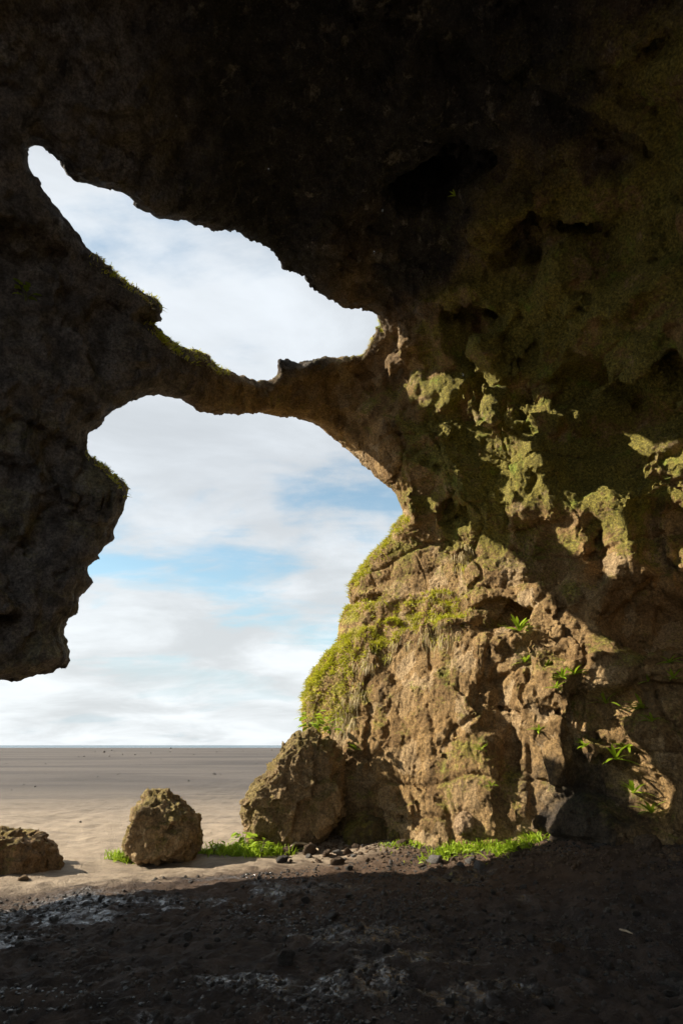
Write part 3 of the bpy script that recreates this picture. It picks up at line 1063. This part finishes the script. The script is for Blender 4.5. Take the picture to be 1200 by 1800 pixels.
# named stones of the floor
NAMED = [
    (333,1650,26,'lone black stone left of the floor centre', M_DARK), (505,1690,46,'broad dark stone on the middle of the cave floor', M_DARK),
    (586,1615,30,'dark stone on the brown soil near the floor centre', M_DARK), (980,1672,36,'brown stone resting alone on the right cave floor', M_BROWNS),
    (962,1765,34,'dark stone near the bottom edge at right', M_DARK), (1108,1730,22,'small dark stone beside the corner boulder', M_DARK),
    (920,1562,20,'round dark stone below the wet gravel at right', M_DARK), (1118,1585,28,'flat brown stone below the right wall', M_BROWNS),
    (1140,1562,18,'upright brown stone below the right wall', M_BROWNS), (595,1505,28,'pale grey stone in the rubble below the squat mossy rock', M_GREYS),
    (42,1547,22,'tan stone in front of the low left boulder', M_TUFF), (175,1585,16,'black stone where the sunlight ends on the floor', M_DARK),
    (545,1500,36,'brown stone in the rubble left of the pale grey one', M_BROWNS), (660,1500,30,'dark stone in the rubble right of the pale grey one', M_DARK),
    (275,1785,26,'black stone at the lower left bottom edge', M_DARK), (820,1795,24,'black stone on the bottom edge right of centre', M_DARK),
    (95,1620,26,'low black stone left of the wet streak', M_DARK), (35,1660,22,'black stone near the left edge of the floor', M_DARK),
]
for (a, b, ww, lb, mt) in NAMED:
    stone(a, b, ww, mt, lb, 'single stones on the cave floor')


def too_close(p, pts, d):
    return any((p[0] - q[0]) ** 2 + (p[1] - q[1]) ** 2 < d * d for q in pts)


placed = []
cnt = 0
while cnt < 85:                       # rubble along the foot of the buttress
    a = random.triangular(430, 1190, 680)
    b = 1500 + random.gauss(0, 10) + (8 if a > 750 else 0)
    if b < 1484 or b > 1535:
        continue
    ww = random.triangular(9, 40, 16)
    if too_close((a, b * 2), placed, ww * 0.8):
        continue
    placed.append((a, b * 2))
    mt = random.choice([M_BROWNS, M_BROWNS, M_BROWNS, M_DARK, M_GREYS])
    stone(a, b, ww, mt, 'small angular stone in the rubble strip along the buttress foot', 'rubble stones along the buttress foot')
    cnt += 1
cnt = 0
while cnt < 145:
    a, b = random.uniform(0, 1200), random.uniform(1545, 1800)
    if (a < 480 and b < 1600 - a * 0.15):
        continue
    ww = random.triangular(7, 32, 9) * (0.7 + 0.5 * (b - 1545) / 255)
    if too_close((a, b * 2), placed, ww * 1.2):
        continue
    placed.append((a, b * 2))
    right = a > 700 and b < 1640
    mt = random.choice([M_BROWNS, M_DARK, M_DARK]) if right else M_DARK
    if right:
        stone(a, b, ww, mt, 'small stone strewn on the floor below the right wall', 'stones strewn below the right wall')
    else:
        stone(a, b, ww, mt, 'small black stone strewn over the wet cave floor', 'black stones strewn over the wet floor')
    cnt += 1
FAR = [(183,1323,9,'dark rock farthest out on the sand plain at left'), (376,1362,11,'small dark rock on the plain above the upright boulder'),
       (141,1446,6,'tiny dark stone on the bright sand left of the upright boulder')]
for a, b, ww, lb in FAR:
    stone(a, b, ww, M_DARK, lb, 'stones on the sand plain')
for k in range(60):
    b = 1316 + 90 * random.random() ** 2
    stone(random.uniform(-40, 520), b, random.uniform(1.8, 4.5), M_DARK, 'tiny dark stone scattered over the open sand plain', 'tiny stones on the sand plain')


def pebble_mass(name, n, sampler, size, mat, label):
    v0, f0 = ico(1)
    vv, ff = [], []
    off = 0
    for k in range(n):
        g = sampler()
        if g is None:
            continue
        r = size() * np.array([random.uniform(.8, 1.2), random.uniform(.7, 1.1), random.uniform(.5, .9)])
        an = random.uniform(0, 6.28)
        jit = 1 + 0.28 * (RNG.random(len(v0))[:, None] - 0.5) * 2
        p = v0 * jit * r
        c, s = math.cos(an), math.sin(an)
        p = np.stack([p[:, 0] * c - p[:, 1] * s, p[:, 0] * s + p[:, 1] * c, p[:, 2]], 1)
        vv.append(p + np.array([g[0], g[1], g[2] + r[2] * 0.15]))
        ff.append(f0 + off)
        off += len(v0)
    me = make_mesh(name, np.concatenate(vv), np.concatenate(ff), mat, smooth=False)
    return tag(link(name, me), label, 'gravel', None, 'stuff')


_fx, _fy = RNG.uniform(-6.5, 5.2, 90000), 3.6 + 7.2 * RNG.random(90000) ** 1.2
_ok = (_fy - 0.45 * _fx < 9.6) & ((_fx - 0.3) * .61 + (_fy - 11) * .79 < -0.05)
_ok &= gnoise(np.stack([_fx * 0.9, _fy * 1.3, np.full(90000, 2.0)], 1)) + RNG.uniform(-.35, .35, 90000) > -0.02
FLOOR = iter(zip(_fx[_ok].tolist(), _fy[_ok].tolist()))


def floor_sample():
    x, y = next(FLOOR)
    return (x, y, gz(x, y))


pebble_mass('gravel', 9000, floor_sample, lambda: 0.007 + 0.026 * random.random() ** 3.5, M_DARK, 'loose black gravel scattered over the damp cave floor')
_wx, _wy = RNG.uniform(-6, 4.5, 120000), RNG.uniform(3.8, 9.6, 120000)
_wn = gnoise(np.stack([_wx * 0.42 + 1.3, _wy * 0.95, np.full(120000, 5.0)], 1)) + RNG.normal(0, .07, 120000)
_ok = (_wn > 0.17) & (_wy - 0.45 * _wx < 9.4)
FLOOR = iter(zip(_wx[_ok].tolist(), _wy[_ok].tolist()))
pebble_mass('wet_gravel', 7000, floor_sample, lambda: 0.007 + 0.018 * random.random() ** 3, M_WET, 'glistening wet gravel in the drip lines of the cave floor')


def scree_sample():
    s = random.uniform(-0.3, 6.2)
    dd = abs(random.gauss(0.25, 0.35))
    x = 0.0 + s * .79 - dd * .61
    y = 11.1 - s * .61 - dd * .79
    if y < 5:
        return None
    return (x, y, gz(x, y))


pebble_mass('gravel', 1600, scree_sample, lambda: 0.010 + 0.03 * random.random() ** 2.5, M_BROWNS, 'brown scree gravel along the foot of the right wall')

# ------------------------------------------------------------------ grass on the ledges
FC = V[Q].mean(1)
FN = np.cross(V[Q[:, 2]] - V[Q[:, 0]], V[Q[:, 3]] - V[Q[:, 1]])
FA = np.linalg.norm(FN, axis=1) + 1e-12
FN = FN / FA[:, None]
FA = 0.5 * FA


def blades(roots, dirs, length, width, droop, rng):
    """tapered bent strips, 3 segments each"""
    n = len(roots)
    L = length * rng.uniform(.55, 1.25, n)
    side = np.cross(dirs, rng.normal(size=(n, 3)))
    side /= np.linalg.norm(side, axis=1, keepdims=True) + 1e-9
    W = width * rng.uniform(.7, 1.3, n)
    rows = []
    for k, (t, ww) in enumerate(((0, .8), (.4, 1.0), (.75, .65), (1.0, .12))):
        c = roots + dirs * (L * t)[:, None]
        c = c - np.array([0, 0, 1.0]) * (droop * L * t * t)[:, None]
        rows.append(c - side * (W * ww * .5)[:, None])
        rows.append(c + side * (W * ww * .5)[:, None])
    P = np.stack(rows, 1).reshape(-1, 3)
    b = (np.arange(n) * 8)[:, None]
    F = np.concatenate([b + np.array([[0, 1, 3, 2]]), b + np.array([[2, 3, 5, 4]]), b + np.array([[4, 5, 7, 6]])])
    return P, F


def patch(path, radius, count, length, label, straw=0.3, droop=0.5, width=0.014, nzmin=0.05, seed=0):
    rng = np.random.default_rng(seed + 500)
    pts = []
    for a, b in path:
        p, n = hit(a, b)
        if p is None:
            for dx, dy in ((6, 4), (10, 10), (0, 12), (-8, 8), (16, 8), (0, -10), (24, 10), (-14, 6), (8, -8)):
                p, n = hit(a + dx, b + dy)
                if p is not None:
                    break
        if p is not None:
            pts.append(p)
    if not pts:
        return
    m = np.zeros(len(FC), bool)
    for i in range(max(1, len(pts) - 1)):
        A = pts[i]
        B = pts[min(i + 1, len(pts) - 1)]
        e = B - A
        tt = np.clip(((FC - A) @ e) / (e @ e + 1e-9), 0, 1)
        m |= np.linalg.norm(FC - A - tt[:, None] * e, axis=1) < radius
    m &= FN[:, 2] > nzmin
    idx = np.where(m)[0]
    if len(idx) == 0:
        return
    pr = FA[idx] * (0.2 + np.maximum(0, FN[idx, 2]))
    clump = gnoise(FC[idx] * 5.0, 2.0)
    pr = pr * np.clip(0.35 + 1.6 * clump, 0.05, 2)
    pick = rng.choice(idx, count, p=pr / pr.sum())
    roots = FC[pick] + rng.normal(scale=.015, size=(count, 3)) - FN[pick] * 0.02
    dirs = FN[pick] * 0.55 + np.array([0, 0, .75]) + rng.normal(scale=.38, size=(count, 3))
    dirs /= np.linalg.norm(dirs, axis=1, keepdims=True)
    is_s = rng.random(count) < np.clip(straw + 0.5 * gnoise(roots * 2.2, 7.0), 0, 1)
    obj = None
    for sel, mat, dr in ((~is_s, M_GRASS, droop), (is_s, M_STRAW, droop * 1.7)):
        if sel.sum() < 3:
            continue
        P, F = blades(roots[sel], dirs[sel], length, width, dr, rng)
        if obj is None:
            obj = tag(link('grass', make_mesh('grass', P, F, mat)), label, 'grass', None, 'stuff')
        else:
            o = link('dry_grass', make_mesh('dry_grass', P, F, mat), parent=obj)
            o['kind'] = 'stuff'


patch([(705,925),(690,945),(660,975),(632,1005),(617,1030)], .36, 4200, .17, 'grass running down the top edge of the buttress against the sky', .25, seed=1)
patch([(606,1078),(640,1068),(690,1070)], .26, 2000, .15, 'short grass on the narrow ledge below the top edge grass', .35, seed=2)
patch([(820,972),(815,985)], .22, 600, .20, 'dry pale grass tuft on the upper right ledge', .75, 1.1, seed=3)
patch([(730,1082),(765,1068),(800,1080)], .40, 3600, .20, 'bright grass cushion on the broad middle ledge', .22, 0.7, seed=4)
patch([(790,1105),(720,1112),(670,1140),(640,1165)], .30, 2200, .14, 'dry straw grass hanging below the bright grass cushion', .8, 1.2, seed=5, nzmin=-.3)
patch([(690,1105),(630,1135),(580,1150),(560,1185)], .38, 4200, .17, 'green grass band sloping down to the buttress left edge', .2, seed=6)
patch([(545,1205),(535,1240),(560,1262)], .40, 3600, .15, 'tufted grass on the lower left edge above the largest boulder', .3, seed=7, nzmin=-.2)
patch([(625,1215),(612,1245),(605,1270)], .22, 700, .18, 'pale dry grass streak above the largest boulder', .85, 1.1, seed=8, nzmin=-.3)
patch([(585,1140),(600,1200),(595,1240)], .32, 2000, .14, 'sparse grass on the shoulder beside the pale dry streak', .3, seed=9, nzmin=-.1)
patch([(292,602),(320,622),(355,632),(385,645)], .22, 1100, .15, 'backlit grass along the left top of the rock bridge', .5, seed=10)
patch([(178,452),(205,475),(245,512),(272,532)], .20, 700, .14, 'thin backlit grass on the left ledge by the upper opening', .55, seed=11)
patch([(262,570),(282,592)], .16, 350, .15, 'small grass tuft in the notch above the bridge', .3, seed=12)
patch([(640,612),(658,606)], .22, 650, .17, 'sunlit grass tuft on the right end of the rock bridge', .45, .9, seed=13)
patch([(165,808),(190,825),(215,845)], .22, 700, .12, 'short grass on top of the left hanging rock', .45, seed=14)
patch([(655,556),(658,568)], .12, 260, .08, 'yellow green moss cushion in the right corner of the upper opening', .1, seed=15, nzmin=-.6)


def ground_grass(points, spread, count, length, label, seed, straw=.05, width=.014):
    rng = np.random.default_rng(900 + seed)
    roots = []
    for k in range(count):
        a, b = points[int(rng.integers(len(points)))]
        g = ground_at(a, b)
        x, y = g[0] + rng.normal() * spread, g[1] + rng.normal() * spread * .6
        roots.append((x, y, gz(x, y) - .01))
    roots = np.array(roots)
    dirs = np.array([0, 0, 1.0]) + rng.normal(scale=.38, size=(count, 3))
    dirs /= np.linalg.norm(dirs, axis=1, keepdims=True)
    P, F = blades(roots, dirs, length, width, .5, rng)
    tag(link('grass', make_mesh('grass', P, F, M_LEAF)), label, 'grass', None, 'stuff')


ground_grass([(212,1512),(228,1514),(240,1514)], .10, 420, .30, 'green grass tuft at the left foot of the upright boulder', 1)
ground_grass([(785,1506),(822,1508),(848,1508)], .13, 480, .26, 'fresh green grass strip at the foot of the sunlit wall', 2)
ground_grass([(885,1508),(915,1509),(945,1508)], .10, 480, .28, 'second fresh grass strip at the wall foot nearer the wet rock', 3)
ground_grass([(700,1502),(735,1508),(760,1508)], .14, 260, .15, 'thin grass between the rubble stones', 4)
ground_grass([(400,1500),(440,1503),(470,1502)], .19, 900, .30, 'low grass under the leafy plants left of the largest boulder', 5)
ground_grass([(362,1500)], .07, 120, .16, 'little grass tuft at the right foot of the upright boulder', 6)


# ------------------------------------------------------------------ plants with single leaves
def leaf_mesh(name, wid, bend, mat, n=6, lobes=False):
    v, f = [], []
    for k in range(n + 1):
        t = k / n
        w_ = wid * (math.sin(math.pi * min(1, t * .93 + .05)) ** .8) * (1 + (.25 * math.sin(k * 2.6) if lobes else 0))
        z = -bend * t * t
        x = t
        v += [(x, -w_, z + .12 * w_), (x, 0, z), (x, w_, z + .12 * w_)]
    for k in range(n):
        a = 3 * k
        f += [(a, a + 3, a + 4, a + 1), (a + 1, a + 4, a + 5, a + 2)]
    return make_mesh(name, np.array(v), np.array(f), mat)


STRAP = leaf_mesh('leaf', .085, .45, M_LEAF)
BROAD = leaf_mesh('leaf', .30, .30, M_LEAF, 7, True)


def plant(p, n, size, label, kind='strap', group='plants growing on the right wall', nleaf=11, name='leafy_plant', seed=0):
    rng = random.Random(seed)
    root = bpy.data.objects.new(name, None)
    COL.objects.link(root)
    root.location = p
    tag(root, label, 'plant', group)
    out = Vector((n[0], n[1], 0))
    heading = math.atan2(out.y, out.x) if out.length > .2 else 0
    spread = math.pi * (.62 if out.length > .5 else 1)
    for k in range(nleaf):
        az = heading + rng.uniform(-spread, spread)
        el = rng.uniform(.15, 1.25)
        s = size * rng.uniform(.6, 1.15)
        o = link('leaf', STRAP if kind == 'strap' else BROAD, parent=root)
        o.rotation_euler = (rng.uniform(-.4, .4), -el, az)
        o.scale = (s, s, s)
        if kind == 'broad':
            h = size * rng.uniform(.3, 1.5)
            o.location = (math.cos(az) * h * .45, math.sin(az) * h * .45, h * .8)
            o.rotation_euler = (rng.uniform(-.4, .4), -rng.uniform(-.3, .5), az)
            s *= .62
            o.scale = (s, s, s)
    if kind == 'broad':
        sv, sf = [], []
        for k in range(5):
            an = k * 1.25 + rng.random()
            tip = np.array([math.cos(an) * size * .45, math.sin(an) * size * .45, size * rng.uniform(.8, 1.2)])
            for q, r_ in ((np.zeros(3), .009), (tip * np.array([.3, .3, .55]), .007), (tip, .003)):
                for j in range(4):
                    sv.append(q + np.array([math.cos(j * 1.571) * r_, math.sin(j * 1.571) * r_, 0]))
            b = k * 12
            for r in range(2):
                for j in range(4):
                    sf.append((b + r * 4 + j, b + r * 4 + (j + 1) % 4, b + r * 4 + 4 + (j + 1) % 4, b + r * 4 + 4 + j))
        link('stem', make_mesh('stem', np.array(sv), np.array(sf), M_STEM), parent=root)
    return root


WALLP = [(911,1102,22,'thin leafed plant on top of the squared block by the dark hollow'), (922,1157,18,'small plant in the crack under the squared block'),
         (961,1164,16,'small bright plant right of the crack plant'), (989,1186,15,'pale plant left of the twin leafed plant'),
         (1008,1178,18,'bright plant below the big dark hollow at its left'), (977,1205,12,'tiny plant under the pale one'),
         (1064,1227,24,'bushy bright plant on the slope below the big dark hollow'), (1130,1236,24,'tall leafy plant on the dim slope at right'),
         (1146,1262,16,'shaded plant just below the tall leafy one'), (1177,1159,17,'uppermost plant by the right edge under the dark hollow'),
         (1183,1186,17,'plant by the right edge below the uppermost one'), (1138,1193,13,'small dry looking plant between slope and dark hollow'),
         (946,1279,15,'little plant in the shadowed notch at mid wall'), (845,1314,13,'lone small plant on the sunny wall centre'),
         (1029,1306,17,'plant on the sunny slope left of the double plant'), (1082,1326,24,'lower of the two joined bright plants on the slope'),
         (1105,1306,18,'upper of the two joined bright plants on the slope'), (1113,1386,22,'bright plant high on the dark lower right wall'),
         (1144,1421,22,'spreading plant low on the dark lower right wall'), (864,1378,10,'tiny sprout low on the sunny wall'),
         (626,1312,14,'small plant hanging beside the largest boulder on the wall')]
for k, (a, b, r, lb) in enumerate(WALLP):
    p, n = hit(a, b + r * .4)
    if p is None:
        continue
    fw = p[1] * CT + (p[2] - EYE[2]) * ST
    plant(p + n * .01, n, 1.5 * r * fw / FPX, lb, 'strap', nleaf=14 if r > 14 else 9, seed=k)
p, n = hit(45, 530)
plant(p, n, .20, 'bright green fern like plant on the dark left wall', 'broad', None, 16, seed=50)
p, n = hit(800, 345)
plant(p, n, .13, 'small yellow green plant on the dark wall below the ceiling', 'strap', None, 8, seed=51)
for k, (a, b, s, lb) in enumerate([(396,1499,.20,'leafy plant at the left of the clump by the largest boulder'), (428,1497,.25,'tallest leafy plant at the largest boulder left edge'),
                                   (460,1506,.19,'low leafy plant before the largest boulder'), (376,1502,.15,'small leafy plant between the upright and the largest boulder'),
                                   (850,1528,.12,'sprout on the gravel below the grass strips'), (696,1502,.2,'strappy plant among the rubble stones')]):
    g = ground_at(a, b)
    plant((g[0], g[1], g[2]), (0, 0, 1), s, lb, 'broad' if s > .14 and s != .2 else 'strap', 'plants at the foot of the rocks', 34 if s > .16 else 12, seed=70 + k)
for k, (a, b, s, lb) in enumerate([(545,1281,.30,'bright leafy plant on top of the largest boulder'), (580,1287,.26,'leafy plant at the right top of the largest boulder')]):
    p = at(a, b, 11.1)
    plant(p - np.array([0, 0, .06]), (0, 0, 1), s, lb, 'broad', 'plants on the largest boulder', 20, seed=90 + k)


# ------------------------------------------------------------------ sticks and falling drops
def stick(name, pts, r0, r1, mat, label):
    sv, sf = [], []
    pts = [np.array(p, float) for p in pts]
    n = len(pts)
    for i, p in enumerate(pts):
        d = pts[min(i + 1, n - 1)] - pts[max(i - 1, 0)]
        d /= np.linalg.norm(d)
        u = np.cross(d, (0.1, 0.2, 1.0)); u /= np.linalg.norm(u)
        v_ = np.cross(d, u)
        r = (r0 + (r1 - r0) * i / (n - 1)) * random.uniform(.85, 1.15)
        for j in range(6):
            sv.append(p + r * (math.cos(j * 1.0472) * u + math.sin(j * 1.0472) * v_))
    for i in range(n - 1):
        for j in range(6):
            sf.append((i * 6 + j, i * 6 + (j + 1) % 6, i * 6 + 6 + (j + 1) % 6, i * 6 + 6 + j))
    sv = np.array(sv)
    b = sv.mean(0)
    return tag(link(name, make_mesh(name, sv - b, np.array(sf), mat), loc=b), label, 'stick')


def on_ground(a, b, dz):
    g = ground_at(a, b)
    return (g[0], g[1], g[2] + dz)


stick('driftwood_stick', [on_ground(506, 1501, .05), on_ground(518, 1498, .13), on_ground(532, 1497, .12), on_ground(548, 1499, .10), on_ground(560, 1502, .06)], .028, .014, M_WOOD, 'bent pale driftwood stick lying on the rubble by the largest boulder')
stick('driftwood_stick', [on_ground(1090, 1637, .01), on_ground(1100, 1641, .02), on_ground(1112, 1645, .012)], .012, .007, M_WOOD, 'short pale stick on the right cave floor')
for k, (a, b, y, lb) in enumerate([(397,72,2.6,'water drop falling highest before the dark ceiling'), (600,192,3.4,'water drop falling before the ceiling right of centre'),
                                   (310,206,3.6,'faint water drop falling before the ceiling at left'), (472,298,3.6,'water drop falling just above the upper opening'),
                                   (657,443,4.4,'water drop falling beside the right end of the upper opening'), (672,370,4.4,'small water drop falling above the corner of the upper opening'),
                                   (763,366,4.6,'small water drop falling before the dark upper right wall'), (813,659,5.0,'water drop falling before the dark hollow right of the bridge')]):
    v0, f0 = ico(2)
    p = v0 * np.array([.0045, .0045, .018])
    p[:, :2] *= (1 - .35 * v0[:, 2:3])
    tag(link('water_drop', make_mesh('water_drop', p, f0, M_DROP), loc=at(a, b, y)), lb, 'water drop', 'drops falling from the ceiling')
